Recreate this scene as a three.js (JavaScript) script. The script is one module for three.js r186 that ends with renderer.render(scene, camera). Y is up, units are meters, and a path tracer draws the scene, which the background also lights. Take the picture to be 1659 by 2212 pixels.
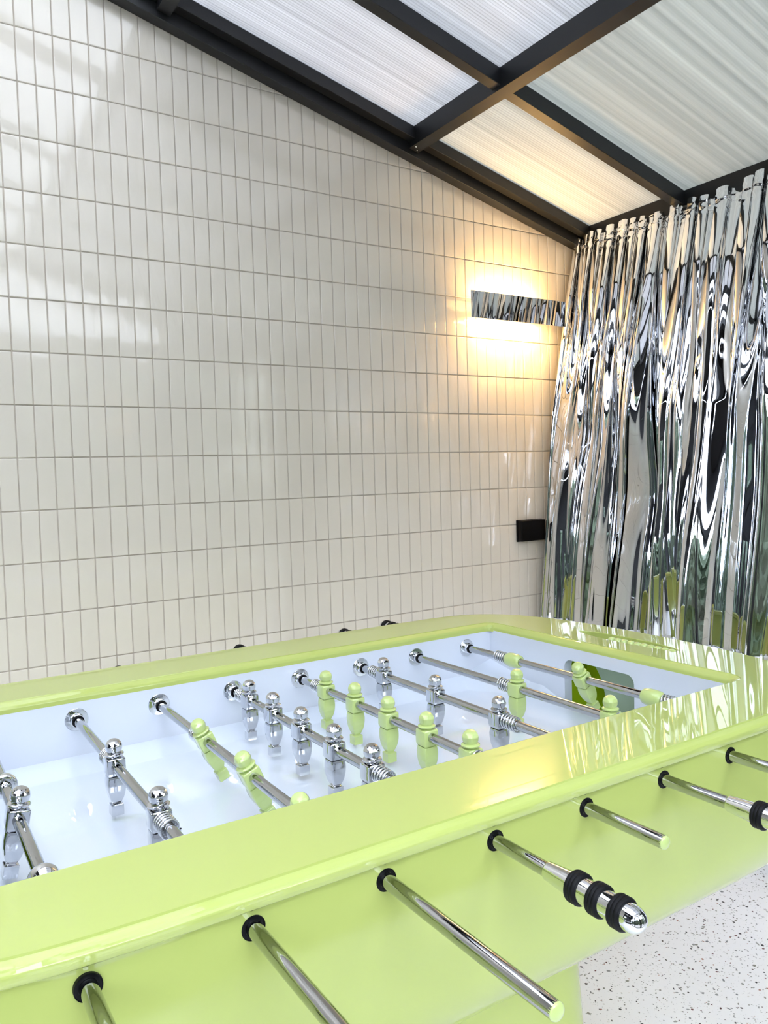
import * as THREE from 'three';
import { mergeGeometries, mergeVertices, toCreasedNormals } from 'three/addons/utils/BufferGeometryUtils.js';
import { RoundedBoxGeometry } from 'three/addons/geometries/RoundedBoxGeometry.js';
import { RectAreaLightUniformsLib } from 'three/addons/lights/RectAreaLightUniformsLib.js';
import { createNoise2D, createNoise3D } from 'simplex-noise';

// ---------------------------------------------------------------- camera, sky, light, exposure
const scene = new THREE.Scene();
const camera = new THREE.PerspectiveCamera(66.34, 1659 / 2212, 0.02, 100);
{
  const m = new THREE.Matrix4().makeBasis(
    new THREE.Vector3(0.841267, -0.030388, 0.539765),
    new THREE.Vector3(0.051291, 0.998402, -0.023733),
    new THREE.Vector3(-0.538181, 0.047651, 0.841481));
  m.setPosition(-0.31353, 1.27579, 2.3193);
  m.decompose(camera.position, camera.quaternion, camera.scale);
  camera.updateMatrixWorld(true);
}
const renderer = new THREE.WebGLRenderer({ antialias: true });
renderer.toneMapping = THREE.LinearToneMapping;
renderer.toneMappingExposure = 2.05;
renderer.shadowMap.enabled = true;
RectAreaLightUniformsLib.init();

function rng(seed) { let s = seed | 0; return () => { s = (s + 0x6d2b79f5) | 0; let t = Math.imul(s ^ (s >>> 15), 1 | s); t = (t + Math.imul(t ^ (t >>> 7), 61 | t)) ^ t; return ((t ^ (t >>> 14)) >>> 0) / 4294967296; }; }
const N2 = createNoise2D(rng(7)), N3 = createNoise3D(rng(8));

const SKY = 6.4;                                  // brightness of the bright overcast sky
{
  const W = 512, H = 256, d = new Float32Array(W * H * 4);
  for (let j = 0; j < H; j++) for (let i = 0; i < W; i++) {
    const el = ((j + 0.5) / H - 0.5) * Math.PI, az = (i + 0.5) / W * 2 * Math.PI;
    const x = Math.cos(el) * Math.cos(az), y = Math.sin(el), z = Math.cos(el) * Math.sin(az);
    let c = 0.6 * N3(x * 1.6, y * 2.4, z * 1.6) + 0.3 * N3(x * 4, y * 6, z * 4) + 0.15 * N3(x * 9, y * 13, z * 9);
    c = Math.min(1, Math.max(0, 0.62 + 0.55 * c));
    const k = (j * W + i) * 4;
    d[k] = SKY * (0.52 + 0.46 * c); d[k + 1] = SKY * (0.68 + 0.31 * c); d[k + 2] = SKY * (0.97 + 0.06 * c); d[k + 3] = 1;
  }
  const t = new THREE.DataTexture(d, W, H, THREE.RGBAFormat, THREE.FloatType);
  t.mapping = THREE.EquirectangularReflectionMapping; t.magFilter = THREE.LinearFilter; t.needsUpdate = true;
  scene.background = t;
}

// ---------------------------------------------------------------- helpers
const used = new Map();
function numbered(n) { const k = used.get(n) || 0; used.set(n, k + 1); return k ? `${n}_${String(k).padStart(3, '0')}` : n; }
function mesh(name, geo, mat, parent) {
  const o = new THREE.Mesh(geo, mat); o.castShadow = o.receiveShadow = true;
  o.name = parent && parent !== scene ? name : numbered(name);
  (parent || scene).add(o); return o;
}
function group(name, parent) { const g = new THREE.Group(); g.name = parent ? name : numbered(name); (parent || scene).add(g); return g; }
const structure = (o, label) => { o.userData.kind = 'structure'; if (label) o.userData.label = label; return o; };
const tag = (o, label, category, grp) => { Object.assign(o.userData, { label, category }); if (grp) o.userData.group = grp; return o; };
const lin = (r, g, b) => new THREE.Color().setRGB(r, g, b);
const V = (x, y, z) => new THREE.Vector3(x, y, z);
function box(x0, x1, y0, y1, z0, z1, r = 0) {
  const g = r ? new RoundedBoxGeometry(x1 - x0, y1 - y0, z1 - z0, 2, r) : new THREE.BoxGeometry(x1 - x0, y1 - y0, z1 - z0);
  g.translate((x0 + x1) / 2, (y0 + y1) / 2, (z0 + z1) / 2); return g;
}
function clean(g) { const o = g.index ? g.toNonIndexed() : g.clone(); for (const k of Object.keys(o.attributes)) if (!['position', 'normal', 'uv'].includes(k)) o.deleteAttribute(k); if (!o.attributes.uv) o.setAttribute('uv', new THREE.Float32BufferAttribute(new Float32Array(o.attributes.position.count * 2), 2)); if (!o.attributes.normal) o.computeVertexNormals(); return o; }
const merge = (gs) => mergeGeometries(gs.map(clean));
function fromTris(pos, idx, crease) {
  let g = new THREE.BufferGeometry(); g.setAttribute('position', new THREE.Float32BufferAttribute(pos, 3)); g.setIndex(idx);
  if (crease !== undefined) g = toCreasedNormals(g, crease); else g.computeVertexNormals();
  return g;
}
function lathe(pts, seg = 32, crease) { const g = new THREE.LatheGeometry(pts.map(([r, y]) => new THREE.Vector2(r, y)), seg); if (crease === undefined) return g; g.deleteAttribute('normal'); g.deleteAttribute('uv'); return toCreasedNormals(mergeVertices(g, 1e-6), crease); }
function dataTex(W, H, fn, srgb, repeat = true) {
  const d = new Uint8Array(W * H * 4);
  for (let j = 0; j < H; j++) for (let i = 0; i < W; i++) { const c = fn(i, j), k = (j * W + i) * 4; d[k] = c[0]; d[k + 1] = c[1]; d[k + 2] = c[2]; d[k + 3] = 255; }
  const t = new THREE.DataTexture(d, W, H); t.magFilter = THREE.LinearFilter; t.minFilter = THREE.LinearFilter;
  if (repeat) t.wrapS = t.wrapT = THREE.RepeatWrapping; if (srgb) t.colorSpace = THREE.SRGBColorSpace; t.needsUpdate = true; return t;
}
// noise that repeats after one turn of u and v
function tnoise(u, v, fu, fv, seed) { const a = u * 2 * Math.PI, b = v * 2 * Math.PI; return N3(Math.cos(a) * fu / 6.283 + seed, Math.sin(a) * fu / 6.283 + Math.cos(b) * fv / 6.283, Math.sin(b) * fv / 6.283 - seed); }

// ---------------------------------------------------------------- materials
const std = (o) => new THREE.MeshStandardMaterial(o), phy = (o) => new THREE.MeshPhysicalMaterial(o);
const M = {};
M.chrome = std({ color: lin(0.74, 0.75, 0.77), metalness: 1, roughness: 0.02 });
M.chromePlayer = std({ color: lin(0.60, 0.61, 0.635), metalness: 1, roughness: 0.03 });
M.chromeRod = std({ color: lin(0.46, 0.465, 0.475), metalness: 1, roughness: 0.03 });
M.film = std({ color: lin(0.86, 0.875, 0.90), metalness: 1, roughness: 0.012, side: THREE.DoubleSide });
const limePeel = dataTex(256, 256, (i, j) => { const v = 128 + 60 * tnoise(i / 256, j / 256, 9, 9, 3) + 40 * tnoise(i / 256, j / 256, 26, 26, 5); return [v, v, v]; });
limePeel.repeat.set(3, 3);
M.lime = phy({ color: lin(0.475, 0.55, 0.15), roughness: 0.4, specularIntensity: 0.2, clearcoat: 1, clearcoatRoughness: 0.015, ior: 1.5 });
M.limePlayer = phy({ color: lin(0.52, 0.64, 0.215), roughness: 0.3, clearcoat: 1, clearcoatRoughness: 0.06 });
M.white = phy({ color: lin(0.70, 0.74, 0.81), roughness: 0.25, clearcoat: 0.6, clearcoatRoughness: 0.06 });
M.pitch = phy({ color: lin(0.69, 0.75, 0.83), roughness: 0.3, clearcoat: 1, clearcoatRoughness: 0.03 });
M.goalGreen = std({ color: lin(0.50, 0.70, 0.012), roughness: 0.45 });
M.goalSage = std({ color: lin(0.44, 0.56, 0.40), roughness: 0.4 });
M.rubber = phy({ specularIntensity: 0.4, color: lin(0.004, 0.004, 0.005), roughness: 0.55 });
M.blackPlastic = phy({ specularIntensity: 0.35, color: lin(0.003, 0.003, 0.0035), roughness: 0.4 });
M.steel = std({ color: lin(0.009, 0.010, 0.012), roughness: 0.45, metalness: 0 });
M.grout = std({ color: lin(0.58, 0.51, 0.43), roughness: 0.9 });
const glaze = dataTex(512, 512, (i, j) => {
  const u = i / 512, v = j / 512;
  const h = 128 + 74 * tnoise(u, v, 22, 8, 1) + 26 * tnoise(u, v, 46, 14, 2) + 5 * tnoise(u, v, 110, 30, 4);
  return [h, h, h];
});
glaze.repeat.set(1 / 0.5, 1 / 0.5);
M.tiles = [[0.830, 0.765, 0.655], [0.840, 0.775, 0.665], [0.820, 0.755, 0.648]].map((c) => phy({ color: lin(...c), roughness: 0.08, clearcoat: 0.75, clearcoatRoughness: 0.02, bumpMap: glaze, bumpScale: 0.00040, ior: 1.5 }));
M.panelMap = dataTex(1024, 8, (i) => {
  const u = i / 1024, w = (u * 64) % 1, web = Math.min(w, 1 - w) < 0.14 ? 1 : 0;
  const f = 0.93 + 0.05 * tnoise(u, 0, 60, 1, 9) + 0.05 * tnoise(u, 0, 17, 1, 10) - 0.10 * web;
  const v = Math.max(0, Math.min(255, 255 * f)); return [v, v, v];
}, true);
M.panelBump = dataTex(1024, 8, (i) => { const w = (i / 1024 * 64) % 1; const v = 255 * (0.5 + 0.5 * Math.cos(w * 2 * Math.PI)); return [v, v, v]; });
M.roof = phy({ color: lin(0.90, 0.90, 0.91), map: M.panelMap, transmission: 0.82, thickness: 0, roughness: 0.9, ior: 1.45, bumpMap: M.panelBump, bumpScale: 0.0006, side: THREE.DoubleSide });
M.roofDull = M.roof.clone(); M.roofDull.map = dataTex(1024, 8, (i) => { const u = i / 1024, v = 255 * (0.88 + 0.022 * Math.cos(u * 16 * 2 * Math.PI) + 0.07 * tnoise(u, 0, 24, 1, 14) + 0.03 * tnoise(u, 0, 90, 1, 15)); return [v, v, v * 0.995]; }, true); M.roofDull.color = lin(0.60, 0.62, 0.575); M.roofDull.transmission = 0.11; M.roofEdge = M.roofDull.clone(); M.roofEdge.map = M.panelMap; M.roofHalf = M.roof.clone(); M.roofHalf.transmission = 0.46; M.roofSolid = std({ color: lin(0.03, 0.03, 0.034), roughness: 0.7, side: THREE.DoubleSide }); M.roofDimmed = M.roof.clone(); M.roofDimmed.transmission = 0.10; M.roofDimmed.color = lin(0.82, 0.815, 0.85);   // weathered eaves sheets; colour and transmission of visible bays also lowered to dim them
M.glass = phy({ color: 0xffffff, transmission: 1, thickness: 0, roughness: 0, ior: 1.5 });
M.charcoal = std({ color: lin(0.025, 0.027, 0.032), roughness: 0.6 });
M.plaster = std({ color: lin(0.045, 0.046, 0.05), roughness: 0.85 });
M.hedge = std({ color: lin(0.022, 0.042, 0.018), roughness: 0.8 });
M.render = std({ color: lin(0.30, 0.33, 0.28), roughness: 0.9 });
M.darkGlass = std({ color: lin(0.02, 0.025, 0.03), roughness: 0.05 });
M.paving = std({ color: lin(0.32, 0.31, 0.29), roughness: 0.9 });

// ---------------------------------------------------------------- the room
const A = 0.047311, B = 0.143752, YR = 1.35;                   // tile pitch and a row line
const roofY = (x, d = 0) => 2.711 - 0.2522 * x + d;              // underside of the roof edge along the tiled wall
const X0 = -2.7, X1 = 2.24, Z1 = 2.84;
const PANEL = 0.08;

// floor: white terrazzo
{
  const S = 2048, SIZE = 0.9, cv = document.createElement('canvas'); cv.width = cv.height = S; const c = cv.getContext('2d');
  c.fillStyle = 'rgb(238,238,239)'; c.fillRect(0, 0, S, S);
  const r = rng(21), px = S / SIZE;
  const img = (n, fill, lo, hi) => {
    for (let k = 0; k < n; k++) {
      const x = r() * S, y = r() * S, a = (lo + (hi - lo) * r() * r()) * px, el = 0.35 + 0.6 * r(), th = r() * 6.283, pts = [];
      const m = 5 + Math.floor(r() * 3); for (let i = 0; i < m; i++) { const t = i / m * 6.283, q = 0.75 + 0.35 * r(); pts.push([a * q * Math.cos(t), a * el * q * Math.sin(t)]); }
      c.fillStyle = fill[Math.floor(r() * fill.length)];
      for (const ox of [-S, 0, S]) for (const oy of [-S, 0, S]) {
        if (x + ox < -60 || x + ox > S + 60 || y + oy < -60 || y + oy > S + 60) continue;
        c.beginPath(); pts.forEach(([u, v], i) => { const X = x + ox + u * Math.cos(th) - v * Math.sin(th), Y = y + oy + u * Math.sin(th) + v * Math.cos(th); i ? c.lineTo(X, Y) : c.moveTo(X, Y); }); c.closePath(); c.fill();
      }
    }
  };
  img(5200, ['rgb(206,206,206)', 'rgb(196,198,199)', 'rgb(212,210,205)'], 0.0008, 0.0028);
  img(2000, ['rgb(140,142,142)', 'rgb(118,122,124)', 'rgb(155,156,150)', 'rgb(130,130,120)'], 0.0012, 0.0064);
  img(1100, ['rgb(30,28,30)', 'rgb(44,40,42)', 'rgb(22,20,24)'], 0.0012, 0.0056);
  img(520, ['rgb(90,40,38)', 'rgb(66,24,28)', 'rgb(150,96,78)'], 0.0012, 0.0056);
  const t = new THREE.CanvasTexture(cv); t.colorSpace = THREE.SRGBColorSpace; t.wrapS = t.wrapT = THREE.RepeatWrapping; t.repeat.set(1 / SIZE, 1 / SIZE);
  M.terrazzo = phy({ map: t, roughness: 0.38, clearcoat: 0.4, clearcoatRoughness: 0.2 });
  const g = box(X0, X1 + 0.2, -0.12, 0, -0.2, Z1 + 0.3), p = g.attributes.position, uv = g.attributes.uv;
  for (let i = 0; i < p.count; i++) uv.setXY(i, p.getX(i), p.getZ(i));
  structure(mesh('floor', g, M.terrazzo), 'white terrazzo floor with dark red, grey and black chips');
}
function slopedWall(z0, z1, top) {           // a wall along x whose upper edge follows the roof
  const s = new THREE.Shape([[X0, 0], [X1, 0], [X1, roofY(X1, top)], [X0, roofY(X0, top)]].map((p) => new THREE.Vector2(...p)));
  const g = new THREE.ExtrudeGeometry(s, { depth: z1 - z0, bevelEnabled: false }); g.translate(0, 0, z0); return g;
}
const wallBack = structure(mesh('wall_back', slopedWall(-0.16, -0.0036, PANEL - 0.002), M.grout), 'wall of glossy beige upright tiles with pale grout');
{
  const TW = A - 0.0030, TH = B - 0.0030, r = rng(5);
  // one tile: a pillowed face with soft edges, made for a width, a height and a uv offset
  const tileGeo = (w, h, ou, ov, tx, ty) => {
    const xs = [-w / 2, -w / 2 + 0.0007, -w / 2 + 0.0020, w / 2 - 0.0020, w / 2 - 0.0007, w / 2], ys = [-h / 2, -h / 2 + 0.0007, -h / 2 + 0.0022, h / 2 - 0.0022, h / 2 - 0.0007, h / 2];
    const dz = [-0.0036, -0.0006, 0, 0, -0.0006, -0.0036], sl = [-1.4, -0.5, -0.015, 0.015, 0.5, 1.4];
    const pos = [], nor = [], uv = [], idx = [];
    for (let j = 0; j < 6; j++) for (let i = 0; i < 6; i++) {
      pos.push(xs[i], ys[j], Math.min(dz[i], dz[j]));
      const n = V(sl[i] + tx, sl[j] + ty, 1).normalize(); nor.push(n.x, n.y, n.z); uv.push(ou + xs[i], ov + ys[j]);
    }
    for (let j = 0; j < 5; j++) for (let i = 0; i < 5; i++) { const a = j * 6 + i; idx.push(a, a + 1, a + 7, a, a + 7, a + 6); }
    const g = new THREE.BufferGeometry(); g.setAttribute('position', new THREE.Float32BufferAttribute(pos, 3)); g.setAttribute('normal', new THREE.Float32BufferAttribute(nor, 3)); g.setAttribute('uv', new THREE.Float32BufferAttribute(uv, 2)); g.setIndex(idx); return g;
  };
  const variants = []; for (let k = 0; k < 14; k++) variants.push(tileGeo(TW, TH, r(), r(), (r() - 0.5) * 0.010, (r() - 0.5) * 0.012));
  const all = [], pt = V(0, 0, 0);
  for (let m = -10; m < 15; m++) for (let i = Math.ceil(X0 / A); i < Math.floor(X1 / A); i++) {
    const x = (i + 0.5) * A; let y0 = YR + m * B + 0.0017, y1 = y0 + TH;
    const lim = roofY(x) + 0.045; if (y0 > lim - 0.03) continue;
    y1 = Math.min(y1, lim); if (y0 < 0) { y0 = 0.002; } if (y1 - y0 < 0.02) continue;
    const P = (u, v) => { pt.set(u, v, 0).project(camera); return [(pt.x + 1) / 2 * 1659, (1 - pt.y) / 2 * 2212]; };
    const a = P(x - TW / 2, y0), b = P(x + TW / 2, y0), c = P(x, y1), mid = P(x, (y0 + y1) / 2);
    const seen = mid[0] > -15 && mid[0] < 1215 && mid[1] > -60 && mid[1] < Math.min(1490 - mid[0] * 0.16, 1400) && x < 2.12 && y0 < roofY(x) - 0.01;
    all.push({ x, y: (y0 + y1) / 2, h: y1 - y0, seen, area: seen ? (b[0] - a[0]) * (a[1] - c[1]) : 0, k: all.length });
  }
  all.sort((p, q) => q.area - p.area || p.k - q.k);
  const rest = [];
  all.forEach((t, n) => {
    const whole = Math.abs(t.h - TH) < 1e-4, g = whole ? variants[Math.floor(r() * 14)] : tileGeo(TW, t.h, r(), r(), (r() - 0.5) * 0.016, (r() - 0.5) * 0.018);
    if (n < 300 && t.seen) { const o = mesh('tile', g, M.tiles[Math.floor(r() * 3)], wallBack); o.position.set(t.x, t.y, 0); } else { const c = g.clone(); c.translate(t.x, t.y, 0); rest.push(c); }
  });
  const o = mesh('tile_field', mergeGeometries(rest), M.tiles[0], wallBack); o.userData.kind = 'stuff';
}
// right end wall behind the curtain, left end wall with a glazed opening, front wall with glazing
structure(mesh('wall_right', box(X1, X1 + 0.14, 0, roofY(X1) + 0.06, -0.16, Z1 + 0.06), M.charcoal), 'dark end wall hidden behind the mirror curtain');
{
  const h = roofY(X0) + 0.06, gs = [box(X0 - 0.14, X0, 0, h, -0.16, 0.55), box(X0 - 0.14, X0, 0, h, 1.6, Z1 + 0.06), box(X0 - 0.14, X0, 2.2, h, 0.55, 1.6)];
  structure(mesh('wall_left', merge(gs), M.plaster), 'dark end wall with a glazed doorway');
  const w = structure(group('door_1'), 'black framed glazed door in the dark end wall');
  mesh('door_frame', merge([box(X0 - 0.1, X0 - 0.03, 0, 2.2, 0.55, 0.62), box(X0 - 0.1, X0 - 0.03, 0, 2.2, 1.53, 1.6), box(X0 - 0.1, X0 - 0.03, 2.12, 2.2, 0.6, 1.55), box(X0 - 0.1, X0 - 0.03, 0, 0.1, 0.6, 1.55)]), M.steel, w);
  mesh('pane', box(X0 - 0.068, X0 - 0.062, 0.1, 2.12, 0.62, 1.53), M.glass, w);
}
{
  const sill = 0.06, head = 2.08, ops = [[-2.62, -1.72], [-1.60, -0.72], [-0.60, 0.28], [0.40, 1.28], [1.40, 2.12]];
  const s = new THREE.Shape([[X0, 0], [X1, 0], [X1, roofY(X1, PANEL - 0.002)], [X0, roofY(X0, PANEL - 0.002)]].map((p) => new THREE.Vector2(...p)));
  const bays = [[-1.22, 0.02], [0.10, 1.30]], quad = ([a, b]) => [[a, 2.16], [a, roofY(a, -0.03)], [b, roofY(b, -0.03)], [b, 2.16]];
  for (const q of bays) s.holes.push(new THREE.Path(quad(q).map((p) => new THREE.Vector2(...p))));
  for (const [a, b] of ops) s.holes.push(new THREE.Path([[a, sill], [a, head], [b, head], [b, sill]].map((p) => new THREE.Vector2(...p))));
  const g = new THREE.ExtrudeGeometry(s, { depth: 0.12, bevelEnabled: false }); g.translate(0, 0, Z1);
  structure(mesh('wall_front', g, M.charcoal), 'dark wall with a row of tall windows facing the tiled wall');
  bays.forEach((q, n) => {
    const pos = []; for (const [x, y] of quad(q)) pos.push(x, y, Z1 + 0.06);
    const w = fromTris(pos, [0, 2, 1, 0, 3, 2]); w.setAttribute('uv', new THREE.Float32BufferAttribute(quad(q).flatMap(([x, y]) => [x / 0.64, y / 0.64]), 2));
    structure(mesh(`window_${n + 6}`, w, M.roof), 'translucent sheet above the tall windows');
  });
  ops.forEach(([a, b], n) => {
    const w = structure(group(`window_${n + 1}`), 'tall black framed window opposite the tiled wall'), f = 0.04, z0 = Z1 + 0.03, z1 = Z1 + 0.08;
    mesh('window_frame', merge([box(a, a + f, sill, head, z0, z1), box(b - f, b, sill, head, z0, z1), box(a, b, sill, sill + f, z0, z1), box(a, b, head - f, head, z0, z1)]), M.steel, w);
    mesh('pane', box(a + f, b - f, sill + f, head - f, Z1 + 0.052, Z1 + 0.058), M.glass, w);
  });
}
// roof: black steel rafters and purlins under ribbed translucent sheets
{
  const roof = structure(group('ceiling'), 'sloping roof of black steel beams under ribbed translucent sheets');
  const slope = (x0, x1, d0, d1, z0, z1) => {      // a bar that follows the slope
    const s = new THREE.Shape([[x0, roofY(x0, d0)], [x1, roofY(x1, d0)], [x1, roofY(x1, d1)], [x0, roofY(x0, d1)]].map((p) => new THREE.Vector2(...p)));
    const g = new THREE.ExtrudeGeometry(s, { depth: z1 - z0 - 0.003, bevelEnabled: true, bevelSize: 0.0015, bevelThickness: 0.0015, bevelSegments: 1 }); g.translate(0, 0, z0 + 0.0015); return g;
  };
  mesh('wall_flashing', slope(X0, 2.2, 0.001, PANEL - 0.005, 0.0015, 0.046), M.steel, roof);
  mesh('rafter', slope(X0, 2.14, 0.040, PANEL - 0.002, 0.0475, 0.084), M.steel, roof);
  for (const z of [0.508, 1.262, 1.99, 2.74]) mesh('rafter', slope(X0, 2.14, 0.030, PANEL - 0.002, z - 0.0195, z + 0.0195), M.steel, roof);
  for (const x of [-2.12, -1.27, -0.42, 0.438, 1.306]) mesh('purlin', slope(x - 0.0175, x + 0.0175, 0.019, PANEL - 0.001, 0.048, Z1), M.steel, roof);
  mesh('eaves_beam', slope(2.142, 2.235, 0.0, PANEL - 0.001, 0.048, Z1), M.steel, roof);
  // screw heads where the purlin meets the wall beam
  for (const [x, z] of [[1.298, 0.075], [1.313, 0.060]]) { const g = new THREE.SphereGeometry(0.0028, 8, 6); g.translate(x, roofY(x, 0.019), z); mesh('screw', g, M.chrome, roof); }
  const xs = [X0, -2.12, -1.27, -0.42, 0.438, 1.306, 2.19], zs = [0.0, 0.508, 1.262, 1.99, Z1 + 0.12];
  for (let j = 0; j < zs.length - 1; j++) for (let i = 0; i < xs.length - 1; i++) {
    const x0 = xs[i] + 0.001, x1 = xs[i + 1] - 0.001, z0 = zs[j] + 0.001, z1 = zs[j + 1] - 0.001, T = 0.006, pos = [], uv = [], idx = [];
    for (const [x, z] of [[x0, z0], [x1, z0], [x1, z1], [x0, z1]]) { pos.push(x, roofY(x, PANEL + 0.002), z); uv.push(z / 0.64 + j * 0.13, x / 0.64); }
    idx.push(0, 1, 2, 0, 2, 3);
    const g = fromTris(pos, idx); g.setAttribute('uv', new THREE.Float32BufferAttribute(uv, 2));
    mesh('roof_sheet', g, [M.roofSolid, M.roofSolid, M.roof, M.roofHalf, M.roofDimmed, j ? M.roofDull : M.roofEdge][i], roof);  // unseen middle bays kept clearer to carry the light, visible bays dimmed
  }
}

// ---------------------------------------------------------------- the football table
const CX = 0.337, CZ = 1.165, TOP = 0.90, ROD = 0.85, PITCH = 0.766;
const HX = 0.6, HZ = 0.3313;                                    // half of the playing field
const EX = [0.9366, -0.2626], NZ = CZ + HZ, FZ = CZ - HZ;
// outline of the rim, a quarter measured, mirrored
const OUT = (() => {
  const q = [[0, 0.483], [0.2, 0.483], [0.36, 0.483], [0.46, 0.4825], [0.553, 0.478], [0.6035, 0.4695], [0.646, 0.4535], [0.674, 0.434], [0.698, 0.410], [0.722, 0.375], [0.742, 0.330], [0.757, 0.284], [0.772, 0.200], [0.780, 0.100], [0.782, 0]];
  const pts = [...q.slice(0, -1), ...q.slice(1).reverse().map(([x, z]) => [x, -z]), ...q.slice(0, -1).map(([x, z]) => [-x, -z]), ...q.slice(1).reverse().map(([x, z]) => [-x, z])];
  const c = new THREE.CatmullRomCurve3(pts.map(([x, z]) => V(x, 0, z)), true, 'centripetal'); c.arcLengthDivisions = 2000;
  return c.getSpacedPoints(320).slice(0, -1).map((p) => [p.x, p.z]);
})();
function roundRect(hx, hz, r, seg = 10) {
  const o = []; [[1, 1, 0], [-1, 1, 1], [-1, -1, 2], [1, -1, 3]].forEach(([sx, sz, k]) => { for (let i = 0; i <= seg; i++) { const t = (k + i / seg) * Math.PI / 2; o.push([sx * (hx - r) + r * Math.cos(t), sz * (hz - r) + r * Math.sin(t)]); } }); return o;
}
// sweeps a profile of [offset, y] around a closed outline; offset counts outward
function sweep(out, prof, crease = 0.7, flip = false) {
  const n = out.length, pos = [], idx = [];
  const nor = out.map((_, i) => { const [ax, az] = out[(i - 1 + n) % n], [bx, bz] = out[(i + 1) % n], l = Math.hypot(bx - ax, bz - az); return [(bz - az) / l, -(bx - ax) / l]; });
  let area = 0; out.forEach(([x, z], i) => { const [u, v] = out[(i + 1) % n]; area += x * v - u * z; }); const sg = area > 0 ? 1 : -1;
  for (const [o, y] of prof) out.forEach(([x, z], i) => pos.push(CX + x + sg * nor[i][0] * o, y, CZ + z + sg * nor[i][1] * o));
  for (let k = 0; k < prof.length - 1; k++) for (let i = 0; i < n; i++) { const a = k * n + i, b = k * n + (i + 1) % n, c = a + n, d = b + n; if (flip) idx.push(a, c, b, b, c, d); else idx.push(a, b, c, b, d, c); }
  return fromTris(pos, idx, crease);
}
const arc = (cx, cy, r, a0, a1, n) => Array.from({ length: n + 1 }, (_, i) => { const t = (a0 + (a1 - a0) * i / n) * Math.PI / 180; return [cx + r * Math.cos(t), cy + r * Math.sin(t)]; });
const pathOf = (pts, C = THREE.Path) => new C(pts.map(([x, z]) => new THREE.Vector2(x, -z)));
function flatTop(outer, holes, y) {
  const s = pathOf(outer, THREE.Shape); s.holes = holes.map((h) => pathOf(h));
  const g = new THREE.ShapeGeometry(s); g.rotateX(-Math.PI / 2); g.translate(CX, y, CZ); return g;
}
const table = tag(group('foosball_table'), 'glossy lime green football table with white pitch and chrome rods', 'football table');
const INNER = roundRect(HX + 0.0165, HZ + 0.0165, 0.034);
const SLOT = (() => {                                            // leaf shaped recess in the end rim
  const o = [], n = 20, z0 = 1.037 - CZ, z1 = 1.312 - CZ, x = 1.034 - CX;
  const w = (t) => 0.026 * Math.pow(Math.sin(Math.PI * t), 0.5);
  for (let i = 0; i <= n; i++) { const t = i / n; o.push([x + w(t), z0 + (z1 - z0) * t]); }
  for (let i = n - 1; i > 0; i--) { const t = i / n; o.push([x - w(t), z0 + (z1 - z0) * t]); }
  return o;
})();
{
  const top = flatTop(OUT, [INNER, SLOT], TOP);
  const nose = sweep(OUT, [[0, TOP], [0.0006, TOP - 0.0022], [0.0016, TOP - 0.0028], ...arc(0.0016, TOP - 0.0132, 0.0104, 84, -80, 14), [-0.004, TOP - 0.0245], [-0.0125, TOP - 0.0255]], 0.6, true);
  const lip = sweep(INNER, [[0, TOP], [-0.0006, TOP - 0.0014], [-0.0016, TOP - 0.0018], ...arc(-0.0016, TOP - 0.0170, 0.0150, 92, 180, 9), [-0.0166, TOP - 0.0185]], 0.6, false);
  mesh('rim', merge([top, nose, lip]), M.lime, table);
  const slotWall = sweep(SLOT, [[0, TOP], [-0.0012, TOP - 0.0012], [-0.002, TOP - 0.030]], 0.6, false), slotFloor = flatTop(SLOT, [], TOP - 0.030);
  mesh('score_slot', merge([slotWall, slotFloor]), M.lime, table);
  mesh('score_rod', new THREE.CylinderGeometry(0.0015, 0.0015, 0.262, 8).rotateX(Math.PI / 2).translate(1.026, TOP - 0.0065, 1.1745), M.chromeRod, table);
  const bead = lathe([[0.0016, -0.0086], [0.006, -0.0082], [0.0086, -0.0055], [0.0096, 0], [0.0086, 0.0055], [0.006, 0.0082], [0.0016, 0.0086]], 20).rotateX(Math.PI / 2);
  for (let k = 0; k < 10; k++) { const b = mesh('score_bead', bead, M.limePlayer, table); b.position.set(1.026, TOP - 0.0065, 1.1425 + k * 0.0174); }
}
{
  const bot = 0.60, r = 0.10;
  const prof = [[-0.0118, TOP - 0.0245], [-0.0118, 0.80], [-0.0118, bot + r], ...arc(-0.0118 - r, bot + r, r, 0, -90, 14).slice(1), [-0.16, bot - 0.001]];
  const under = sweep(OUT, prof, 0.6, true);
  const inner = OUT.map(([x, z]) => [x * (1 - 0.16 / Math.hypot(x, z) * 1.02), z * (1 - 0.16 / Math.hypot(x, z) * 1.02)]);
  const cap = flatTop(inner, [], bot - 0.0005);
  mesh('cabinet_body', merge([under, cap]), M.lime, table);
  // pedestal: a flared column with rounded corners
  const lv = [[0.60, 0.0], [0.45, 0.006], [0.25, 0.018], [0.06, 0.034], [0.012, 0.038], [0.0, 0.034]];
  mesh('pedestal', sweep(roundRect(0.372, 0.205, 0.09), lv.map(([y, o]) => [o, y]), 0.7, true), M.lime, table);
}
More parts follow.
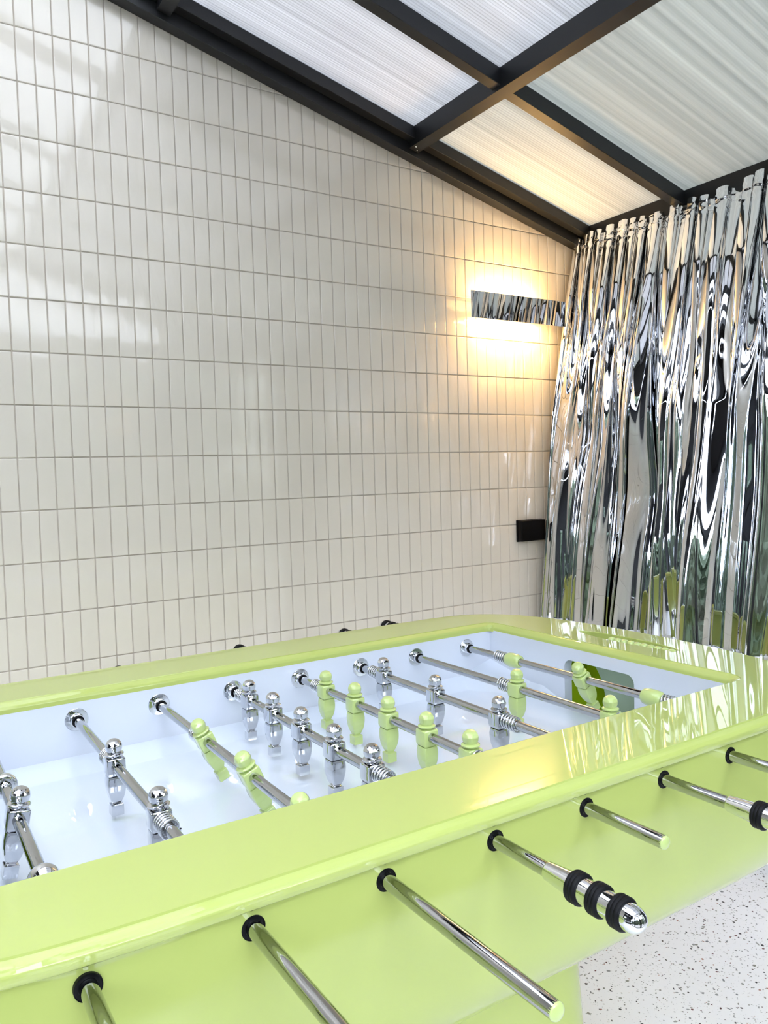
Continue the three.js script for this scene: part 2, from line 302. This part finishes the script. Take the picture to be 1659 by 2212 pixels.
// white inner walls with the goals, pitch
{
  const endWall = (sx) => {
    const s = new THREE.Shape([[-HZ, PITCH - 0.02], [HZ, PITCH - 0.02], [HZ, TOP - 0.016], [-HZ, TOP - 0.016]].map((p) => new THREE.Vector2(...p)));
    const a = 1.0848 - CZ, b = 1.2757 - CZ, t = 0.8572, r = 0.019, h = new THREE.Path();
    h.moveTo(a, PITCH - 0.015); h.lineTo(a, t - r); h.absarc(a + r, t - r, r, Math.PI, Math.PI / 2, true); h.lineTo(b - r, t); h.absarc(b - r, t - r, r, Math.PI / 2, 0, true); h.lineTo(b, PITCH - 0.015); h.closePath();
    s.holes.push(h);
    const g = new THREE.ExtrudeGeometry(s, { depth: 0.0225, bevelEnabled: false, curveSegments: 10 });
    g.rotateY(-Math.PI / 2);                                       // shape x -> world z, depth -> -x
    g.translate(sx > 0 ? EX[0] + 0.0225 : EX[1], 0, CZ); return g;
  };
  for (const sx of [1, -1]) {
    mesh('end_wall', endWall(sx), M.white, table);
    const x0 = sx > 0 ? EX[0] + 0.0226 : EX[1] - 0.0226, x1 = x0 + sx * 0.075, lo = Math.min(x0, x1), hi = Math.max(x0, x1), z0 = 1.06, z1 = 1.30;
    const w = 0.004, parts = [box(sx > 0 ? hi : lo - w, sx > 0 ? hi + w : lo, PITCH - 0.05, TOP - 0.03, z0, z1), box(lo, hi, PITCH - 0.05, TOP - 0.03, z0 - w, z0), box(lo, hi, PITCH - 0.05, TOP - 0.03, z1, z1 + w), box(lo, hi, TOP - 0.034, TOP - 0.03, z0, z1), box(lo, hi, PITCH - 0.054, PITCH - 0.05, z0, z1)];
    mesh('goal_box', merge(parts), M.goalGreen, table);
    // pale plate with a curved edge at the back of the goal
    const ps = new THREE.Shape([[1.100, 0.866], [1.1165, 0.8545], [1.1316, 0.8394], [1.1393, 0.8291], [1.1469, 0.8159], [1.1543, 0.7953], [1.1572, 0.7824], [1.160, 0.72], [1.299, 0.72], [1.299, 0.866]].map((p) => new THREE.Vector2(...p)));
    const gp = new THREE.ExtrudeGeometry(ps, { depth: 0.004, bevelEnabled: false }); gp.rotateY(-Math.PI / 2); gp.translate(sx > 0 ? 0.989 : 2 * CX - 0.985, 0, 0); mesh('goal_plate', gp, M.goalSage, table);
  }
  for (const [z0, z1] of [[FZ - 0.018, FZ], [NZ, NZ + 0.018]]) mesh('side_wall', box(EX[1], EX[0], PITCH - 0.02, TOP - 0.016, z0, z1), M.white, table);
  const nx = 300, nz = 166, pos = [], idx = [];
  const h = (x, z) => {
    const ds = HZ - Math.abs(z), de = HX - Math.abs(x);
    let v = Math.max(0, 0.0175 * (1 - ds / 0.056));
    if (Math.abs(z) > 0.098) v = Math.max(v, 0.0175 * (1 - de / 0.05) * Math.min(1, (Math.abs(z) - 0.098) / 0.05));
    v = Math.max(v, 0.046 * (1 - ds / 0.23 - de / 0.155));
    return PITCH + v;
  };
  for (let j = 0; j <= nz; j++) for (let i = 0; i <= nx; i++) { const x = (i / nx * 2 - 1) * HX, z = (j / nz * 2 - 1) * HZ; pos.push(CX + x, h(x, z), CZ + z); }
  for (let j = 0; j < nz; j++) for (let i = 0; i < nx; i++) { const a = j * (nx + 1) + i; idx.push(a, a + nx + 1, a + 1, a + 1, a + nx + 1, a + nx + 2); }
  mesh('pitch', fromTris(pos, idx), M.pitch, table);
}
// players: head with a round cap brim, square shoulders, a lens shaped leg and a cube foot
const playerGeo = (() => {
  const ring = (h, r, y, seg = 5) => { const o = []; [[1, 1], [-1, 1], [-1, -1], [1, -1]].forEach(([sx, sz], k) => { for (let i = 0; i <= seg; i++) { const t = (k + i / seg) * Math.PI / 2; o.push([sx * (h - r) + r * Math.cos(t), y, sz * (h - r) + r * Math.sin(t)]); } }); return o; };
  const lv = [];
  lv.push([0.0001, 0.00005, 0.0125], [0.0098, 0.002, 0.0125], [0.0126, 0.0020, 0.0116], [0.0136, 0.0022, 0.0096], [0.0136, 0.0020, -0.0100], [0.0128, 0.0020, -0.0138], [0.0112, 0.002, -0.0156], [0.0106, 0.002, -0.0162]);
  for (let i = 0; i <= 14; i++) { const t = i / 14, y = -0.0162 - 0.0418 * t, u = (t - 0.26) / (t < 0.26 ? 0.62 : 0.83); lv.push([0.0130 * Math.sqrt(Math.max(0.02, 1 - u * u)), 0.0022, y]); }
  lv.push([0.0066, 0.002, -0.0588], [0.0086, 0.001, -0.0592], [0.0092, 0.001, -0.0600], [0.0092, 0.001, -0.0756], [0.0086, 0.001, -0.0762], [0.0001, 0.00005, -0.0762]);
  const pos = [], idx = [], n = 24; lv.forEach(([h, r, y]) => ring(h, Math.min(r, h * 0.45), y).forEach((p) => pos.push(...p)));
  for (let k = 0; k < lv.length - 1; k++) for (let i = 0; i < n; i++) { const a = k * n + i, b = k * n + (i + 1) % n; idx.push(a, b, a + n, b, b + n, a + n); }
  const body = fromTris(pos, idx, 0.62);
  const prof = [[0.0001, 0.0397], ...arc(0, 0.0272, 0.0125, 88, -40, 14), [0.0104, 0.0186], [0.0132, 0.0183], [0.0145, 0.0170], [0.0142, 0.0154], [0.0120, 0.0146], [0.0092, 0.0142], [0.0088, 0.0118]];
  const head = lathe(prof.slice().reverse(), 28, 0.7);
  return merge([body, head]);
})();
function springGeo(len, r = 0.0118, turns = 5) {
  const pts = []; for (let i = 0; i <= turns * 16; i++) { const t = i / 16 * 2 * Math.PI; pts.push(V(r * Math.cos(t), r * Math.sin(t), -len / 2 + len * i / (turns * 16))); }
  return new THREE.TubeGeometry(new THREE.CatmullRomCurve3(pts), Math.round(turns * 18), 0.0015, 7);
}
const spring = springGeo(0.034), ringRib = (() => { const g = []; for (const d of [-0.0042, 0, 0.0042]) g.push(new THREE.TorusGeometry(0.0139, 0.0029, 10, 36).translate(0, 0, d)); g.push(lathe([[0.0134, -0.0066], [0.0152, -0.0058], [0.0156, 0], [0.0152, 0.0058], [0.0134, 0.0066]], 36).rotateX(Math.PI / 2)); return merge(g); })();
const handleGeo = lathe([[0.0082, 0], [0.0096, 0.0006], [0.0102, 0.002], [0.0128, 0.034], [0.0134, 0.036], [0.0134, 0.1105], [0.0129, 0.1145], [0.0110, 0.1195], [0.0075, 0.1235], [0.003, 0.1255], [0.0001, 0.1258]], 40).rotateX(Math.PI / 2);
const flangeGeo = lathe([[0.0090, 0], [0.0202, 0], [0.0206, 0.0006], [0.0204, 0.0018], [0.0196, 0.0026], [0.0122, 0.0030], [0.0120, 0.0036], [0.0120, 0.0147], [0.0115, 0.0155], [0.0082, 0.0155]], 40, 0.5).rotateX(Math.PI / 2);
const collarRing = lathe([[0.0081, 0], [0.0104, 0], [0.0107, 0.001], [0.0104, 0.0022], [0.0081, 0.0022]], 32, 0.6).rotateX(Math.PI / 2);
const bushGeo = lathe([[0.0081, -0.004], [0.0081, 0.0003], [0.0114, 0.0003], [0.0117, 0.0008], [0.0122, 0.0006], [0.0123, -0.004]], 40, 0.5).rotateX(Math.PI / 2);
const barrelGeo = lathe([[0.0085, -0.0225], [0.0125, -0.0220], [0.0152, -0.0150], [0.0162, -0.004], [0.0160, 0.008], [0.0140, 0.0185], [0.0112, 0.0220], [0.0085, 0.0225]], 32).rotateX(Math.PI / 2);
const domeGeo = lathe([[0.0085, -0.012], [0.0150, -0.0118], [0.0172, -0.009], [0.0176, -0.004], [0.0160, 0.004], [0.0125, 0.0095], [0.0085, 0.0115]], 32).rotateX(Math.PI / 2);
const capGeo = lathe([[0.0001, 0.0032], [0.004, 0.0030], [0.0070, 0.0018], [0.0080, 0], [0.0080, -0.002]].reverse(), 28).rotateX(Math.PI / 2);
// number, colour, players' places along the rod, tilt in degrees, rod ends and the handle's side
const RODS = [
  [1, 'lime', [1.208], 27, 0.577, 1.750], [2, 'lime', [1.179, 1.4123], 0, 0.600, 1.815], [3, 'chrome', [0.930, 1.1143, 1.2985], 0, 0.585, 1.733], [4, 'lime', [0.9507, 1.0645, 1.1788, 1.2938, 1.4065], 0, 0.602, 1.7535],
  [5, 'chrome', [0.9185, 1.0265, 1.1395, 1.2544, 1.3673], 0, 0.570, 1.721], [6, 'lime', [1.088, 1.2757, 1.458], 23, 0.632, 1.8835], [7, 'chrome', [1.1095, 1.3364], 0, 0.640, 1.832], [8, 'chrome', [1.224], -10, 0.640, 1.860]];
for (const [k, col, men, tilt, z0, z1] of RODS) {
  const x = 0.8621 - 0.15 * (k - 1), rod = group('rod', table), near = col === 'chrome';
  rod.position.set(x, ROD, 0); rod.userData.label = near ? 'chrome rod with chrome players and a ringed handle' : 'chrome rod with lime green players';
  mesh('bar', new THREE.CylinderGeometry(0.008, 0.008, z1 - z0, 36, 1).rotateX(Math.PI / 2).translate(0, 0, (z0 + z1) / 2), M.chromeRod, rod);
  const pm = near ? M.chromePlayer : M.limePlayer;
  for (const z of men) { const p = mesh('player', playerGeo, pm, rod); p.position.z = z; p.rotation.z = tilt * Math.PI / 180; }
  const at = (name, g, m, z, flip) => { const o = mesh(name, g, m, rod); o.position.z = z; if (flip) o.rotation.y = Math.PI; return o; };
  if (k === 1) { at('spring', spring, M.chrome, 0.963); at('barrel_stop', barrelGeo, M.limePlayer, 1.0035); at('barrel_stop', barrelGeo, M.limePlayer, 1.381, true); at('spring', spring, M.chrome, 1.421); }
  else if (k === 8) { at('dome_stop', domeGeo, M.chrome, 1.094, true); at('dome_stop', domeGeo, M.chrome, 1.424); }
  else { at('spring', spring, M.chrome, men[0] - 0.0315); at('spring', spring, M.chrome, men[men.length - 1] + 0.0315); }
  if (near) {
    at('handle', handleGeo, M.chrome, z1); for (const d of [0.044, 0.0715, 0.099]) at('grip_ring', ringRib, M.rubber, z1 + d);
    at('end_cap', capGeo, M.limePlayer, z0, true);
  } else {
    at('handle', handleGeo, M.chrome, z0, true); for (const d of [0.044, 0.0715, 0.099]) at('grip_ring', ringRib, M.rubber, z0 - d);
    at('end_cap', capGeo, M.limePlayer, z1);
  }
  for (const [z, s] of [[FZ, 1], [NZ, -1]]) {
    const f = mesh('flange', flangeGeo, M.chrome, table); f.position.set(x, ROD, z); if (s < 0) f.rotation.y = Math.PI;
    const c = mesh('flange_ring', collarRing, M.rubber, table); c.position.set(x, ROD, z + s * 0.0152); if (s < 0) c.rotation.y = Math.PI;
  }
  for (const [z, s] of [[CZ + 0.4712, 1], [CZ - 0.4712, -1]]) { const b = mesh('bushing', bushGeo, M.blackPlastic, table); b.position.set(x, ROD, z); if (s < 0) b.rotation.y = Math.PI; }
}

// ---------------------------------------------------------------- mirror film curtain
{
  const r = rng(31), ridges = [0.045, 0.085, 0.115, 0.148, 0.215, 0.26, 0.283, 0.318, 0.375, 0.408, 0.44, 0.50, 0.58, 0.623, 0.69, 0.79, 0.828, 0.867];
  while (ridges[ridges.length - 1] < 1.9) ridges.push(ridges[ridges.length - 1] + 0.03 + 0.055 * r());
  const nR = ridges.length, tops = ridges.map(() => (r() - 0.5) * 0.03), amp = ridges.map(() => 0.75 + 0.5 * r()), phase = ridges.map(() => r() * 6.28);
  const nu = 1100, nv = 300, pos = [], idx = [], uv = [];
  const cx = (y) => { const P = [[2.25, 2.115], [2.21, 2.10], [1.97, 2.045], [1.486, 1.968], [1.036, 1.912], [0.688, 1.875], [0.35, 1.93], [0, 2.04]]; for (let i = 0; i < P.length - 1; i++) if (y >= P[i + 1][0]) { const t = (y - P[i + 1][0]) / (P[i][0] - P[i + 1][0]); return P[i + 1][1] + t * (P[i][1] - P[i + 1][1]); } return 2.04; };
  const sm = (a, b, t) => { t = Math.min(1, Math.max(0, (t - a) / (b - a))); return t * t * (3 - 2 * t); };
  const pick = (arr, f) => { const i = Math.min(nR - 1, Math.max(0, Math.floor(f))), t = sm(0, 1, f - i); return arr[i] * (1 - t) + arr[Math.min(nR - 1, i + 1)] * t; };
  const DENTS = [[0.19, 1.42, 0.034, 0.045, 0.15], [0.50, 1.18, 0.040, 0.05, 0.16], [0.72, 1.62, 0.030, 0.05, 0.25], [0.34, 1.7, -0.02, 0.05, 0.2], [0.10, 1.75, 0.022, 0.03, 0.22], [0.60, 1.45, -0.02, 0.04, 0.2]];
  const ff = []; for (let i = 0; i <= nu; i++) ff.push(-0.45 + (nR - 1 + 0.2) * i / nu);
  const point = (f, y) => {
    const v = (2.21 - y) / 2.2, i = Math.min(nR - 2, Math.max(0, Math.floor(f))), z0 = ridges[i] + (ridges[i + 1] - ridges[i]) * (f - i);
    const ph = 2 * Math.PI * f + 0.45 * N2(f * 0.3, v * 0.9) * sm(0.02, 0.35, v), hp = ph / 2 + 0.9 + 1.5 * N2(f * 0.16, v * 0.4 + 4) * sm(0.0, 0.25, v);
    const A1 = 0.016 * pick(amp, f + 0.5) * (1 - 0.86 * sm(0.02, 0.34, v)), A2 = (0.006 + 0.050 * sm(0.02, 0.40, v) - 0.024 * sm(0.7, 1.0, v)) * (0.80 + 0.70 * N2(f * 0.19, v * 0.8 + 9)), A3 = 0.026 * sm(0.06, 0.5, v);
    let x = cx(y) + 0.026 - A1 * Math.cos(ph) - A2 * Math.cos(hp) - A3 * N2(f * 0.17 + 7, v * 1.7);
    x -= 0.0014 * N2(f * 1.0, v * 2.6 + 20) * sm(0.03, 0.3, v);
    let z = z0 + 0.009 * Math.sin(2 * ph) * (1 - 0.8 * sm(0.05, 0.4, v)) - 0.12 * A2 * Math.sin(2 * hp) + 0.016 * sm(0.1, 0.7, v) * N2(f * 0.2 + 40, v * 0.9);
    for (const [dz, dy, d, sz, sy] of DENTS) { const e = Math.exp(-Math.pow((z0 - dz) / sz, 2) - Math.pow((y - dy) / sy, 2)); x += d * e; }
    const c = Math.exp(-Math.pow((y - 2.165) / 0.03, 2)); x -= 0.003 * c * N2(f * 2.3, y * 40); z += 0.003 * c * N2(f * 2.1 + 11, y * 34);
    z = Math.max(z, 0.02 + 0.002 * v);
    return [x, y, z];
  };
  const topY = (f) => 2.207 + pick(tops, f + 0.5) - 0.016 * (1 - Math.cos(2 * Math.PI * f)) / 2;
  for (let j = 0; j <= nv; j++) for (let i = 0; i <= nu; i++) { const v = Math.pow(j / nv, 1.15), ty = topY(ff[i]); pos.push(...point(ff[i], ty + (0.03 - ty) * v)); uv.push(i / nu, v); }
  for (let j = 0; j < nv; j++) for (let i = 0; i < nu; i++) { const a = j * (nu + 1) + i; idx.push(a, a + nu + 1, a + 1, a + 1, a + nu + 1, a + nu + 2); }
  const g = fromTris(pos, idx);
  const cur = tag(group('curtain'), 'shiny silver mirror film curtain hanging in folds beside the tiled wall', 'curtain');
  mesh('film', g, M.film, cur);
  const seam = []; for (let i = 0; i <= nu; i += 2) { const p = point(ff[i], topY(ff[i]) - 0.042); seam.push(V(p[0] - 0.0006, p[1], p[2])); }
  const sg = new THREE.TubeGeometry(new THREE.CatmullRomCurve3(seam), 900, 0.0007, 4); mesh('heading_seam', sg, M.film, cur);
  tag(mesh('curtain_rail', box(2.168, 2.182, 2.06, 2.09, 0.06, 2.0, 0.003), M.steel), 'black curtain rail along the top of the mirror curtain', 'curtain rail');
}

// ---------------------------------------------------------------- wall lamp
{
  const L = tag(group('wall_lamp'), 'wide chrome wall lamp glowing warm above and below beside the curtain', 'lamp');
  mesh('cover_plate', box(1.522, 2.000, 1.838, 1.936, 0.0765, 0.0795, 0.0012), M.chrome, L);
  mesh('bracket', box(1.62, 1.90, 1.866, 1.908, 0.001, 0.022, 0.003), M.steel, L);
  mesh('bracket', box(1.66, 1.70, 1.876, 1.898, 0.020, 0.077, 0.002), M.steel, L); mesh('bracket', box(1.82, 1.86, 1.876, 1.898, 0.020, 0.077, 0.002), M.steel, L);
  const em = std({ color: lin(0.9, 0.8, 0.6), emissive: lin(1, 0.62, 0.25), emissiveIntensity: 6 });
  mesh('led_strip', box(1.60, 1.90, 1.909, 1.915, 0.030, 0.060), em, L); mesh('led_strip', box(1.60, 1.90, 1.859, 1.865, 0.030, 0.060), em, L);
  for (const s of [1, -1]) {
    const l = new THREE.RectAreaLight(lin(1, 0.60, 0.22), s > 0 ? 55 : 80, 0.30, 0.030); l.position.set(1.75, s > 0 ? 1.917 : 1.857, 0.045); l.lookAt(1.75, s > 0 ? 3 : 0, 0.045); l.castShadow = true; L.add(l);
  }
}
// ---------------------------------------------------------------- black wall box
{
  const s = tag(group('wall_socket'), 'black square wall socket box on the beige tiles beside the curtain', 'socket');
  mesh('cover', box(1.788, 1.916, 0.996, 1.078, 0.008, 0.030, 0.003), M.blackPlastic, s);
  mesh('back_plate', box(1.786, 1.919, 0.994, 1.080, 0.0005, 0.008, 0.001), M.blackPlastic, s);
}

// ---------------------------------------------------------------- outside: paving, hedges and an added house that the mirrors and the roof sheets pick up
structure(mesh('ground', box(-16, 18, -0.30, -0.125, -12, 16), M.paving), 'grey paving around the building');
function clump(n, fx, seed, rad) {
  const r = rng(seed), gs = [], base = new THREE.IcosahedronGeometry(1, 2);
  for (let k = 0; k < n; k++) {
    const [x, y, z] = fx(r), g = base.clone(), p = g.attributes.position, s = rad * (0.6 + 0.8 * r());
    for (let i = 0; i < p.count; i++) { const q = 1 + 0.35 * N3(p.getX(i) * 2 + k, p.getY(i) * 2, p.getZ(i) * 2); p.setXYZ(i, x + p.getX(i) * s * q, y + p.getY(i) * s * q, z + p.getZ(i) * s * q); }
    g.computeVertexNormals(); gs.push(g);
  }
  return mergeGeometries(gs.map(clean));
}
for (const [x, z, l, label, sd] of [[-2.0, 5.6, 9.4, 'tall dark green hedge outside the windows', 3], [-5.2, 1.4, 5, 'dark green hedge outside the glazed door', 4]]) {
  const h = tag(group('hedge'), label, 'hedge'); h.position.set(x, -0.125, z);
  const along = l === 9.4, top = along ? 2.1 : 2.4;
  mesh('foliage', clump(150, (r) => { const u = (r() - 0.5) * l, w = (r() - 0.5) * 0.5; return along ? [u, 0.25 + top * r(), w] : [w, 0.25 + top * r(), u]; }, sd, 0.42), M.hedge, h);
}
{
  const b = structure(group('added_building'), 'unseen tall grey green house added beyond the curtain wall to shade the roof'), x = 3.3, H = 8.5;  // unseen block added to shade the roof sheets towards the eaves
  mesh('wall', box(x, x + 4, -0.125, H, -7, 8), M.render, b);
  mesh('cornice', box(x - 0.15, x + 4.1, H, H + 0.2, -7.1, 8.1, 0.02), M.plaster, b);
  for (const y of [3.9, 6.4]) for (const z of [-4.5, -1.5, 1.5, 4.5]) { const w = mesh('window', merge([box(x - 0.03, x + 0.02, y, y + 1.4, z, z + 0.06), box(x - 0.03, x + 0.02, y, y + 1.4, z + 0.94, z + 1), box(x - 0.03, x + 0.02, y, y + 0.06, z, z + 1), box(x - 0.03, x + 0.02, y + 1.34, y + 1.4, z, z + 1)]), M.charcoal, b); mesh('pane', box(x - 0.012, x - 0.004, y + 0.06, y + 1.34, z + 0.06, z + 0.94), M.darkGlass, w); }
}

renderer.render(scene, camera);
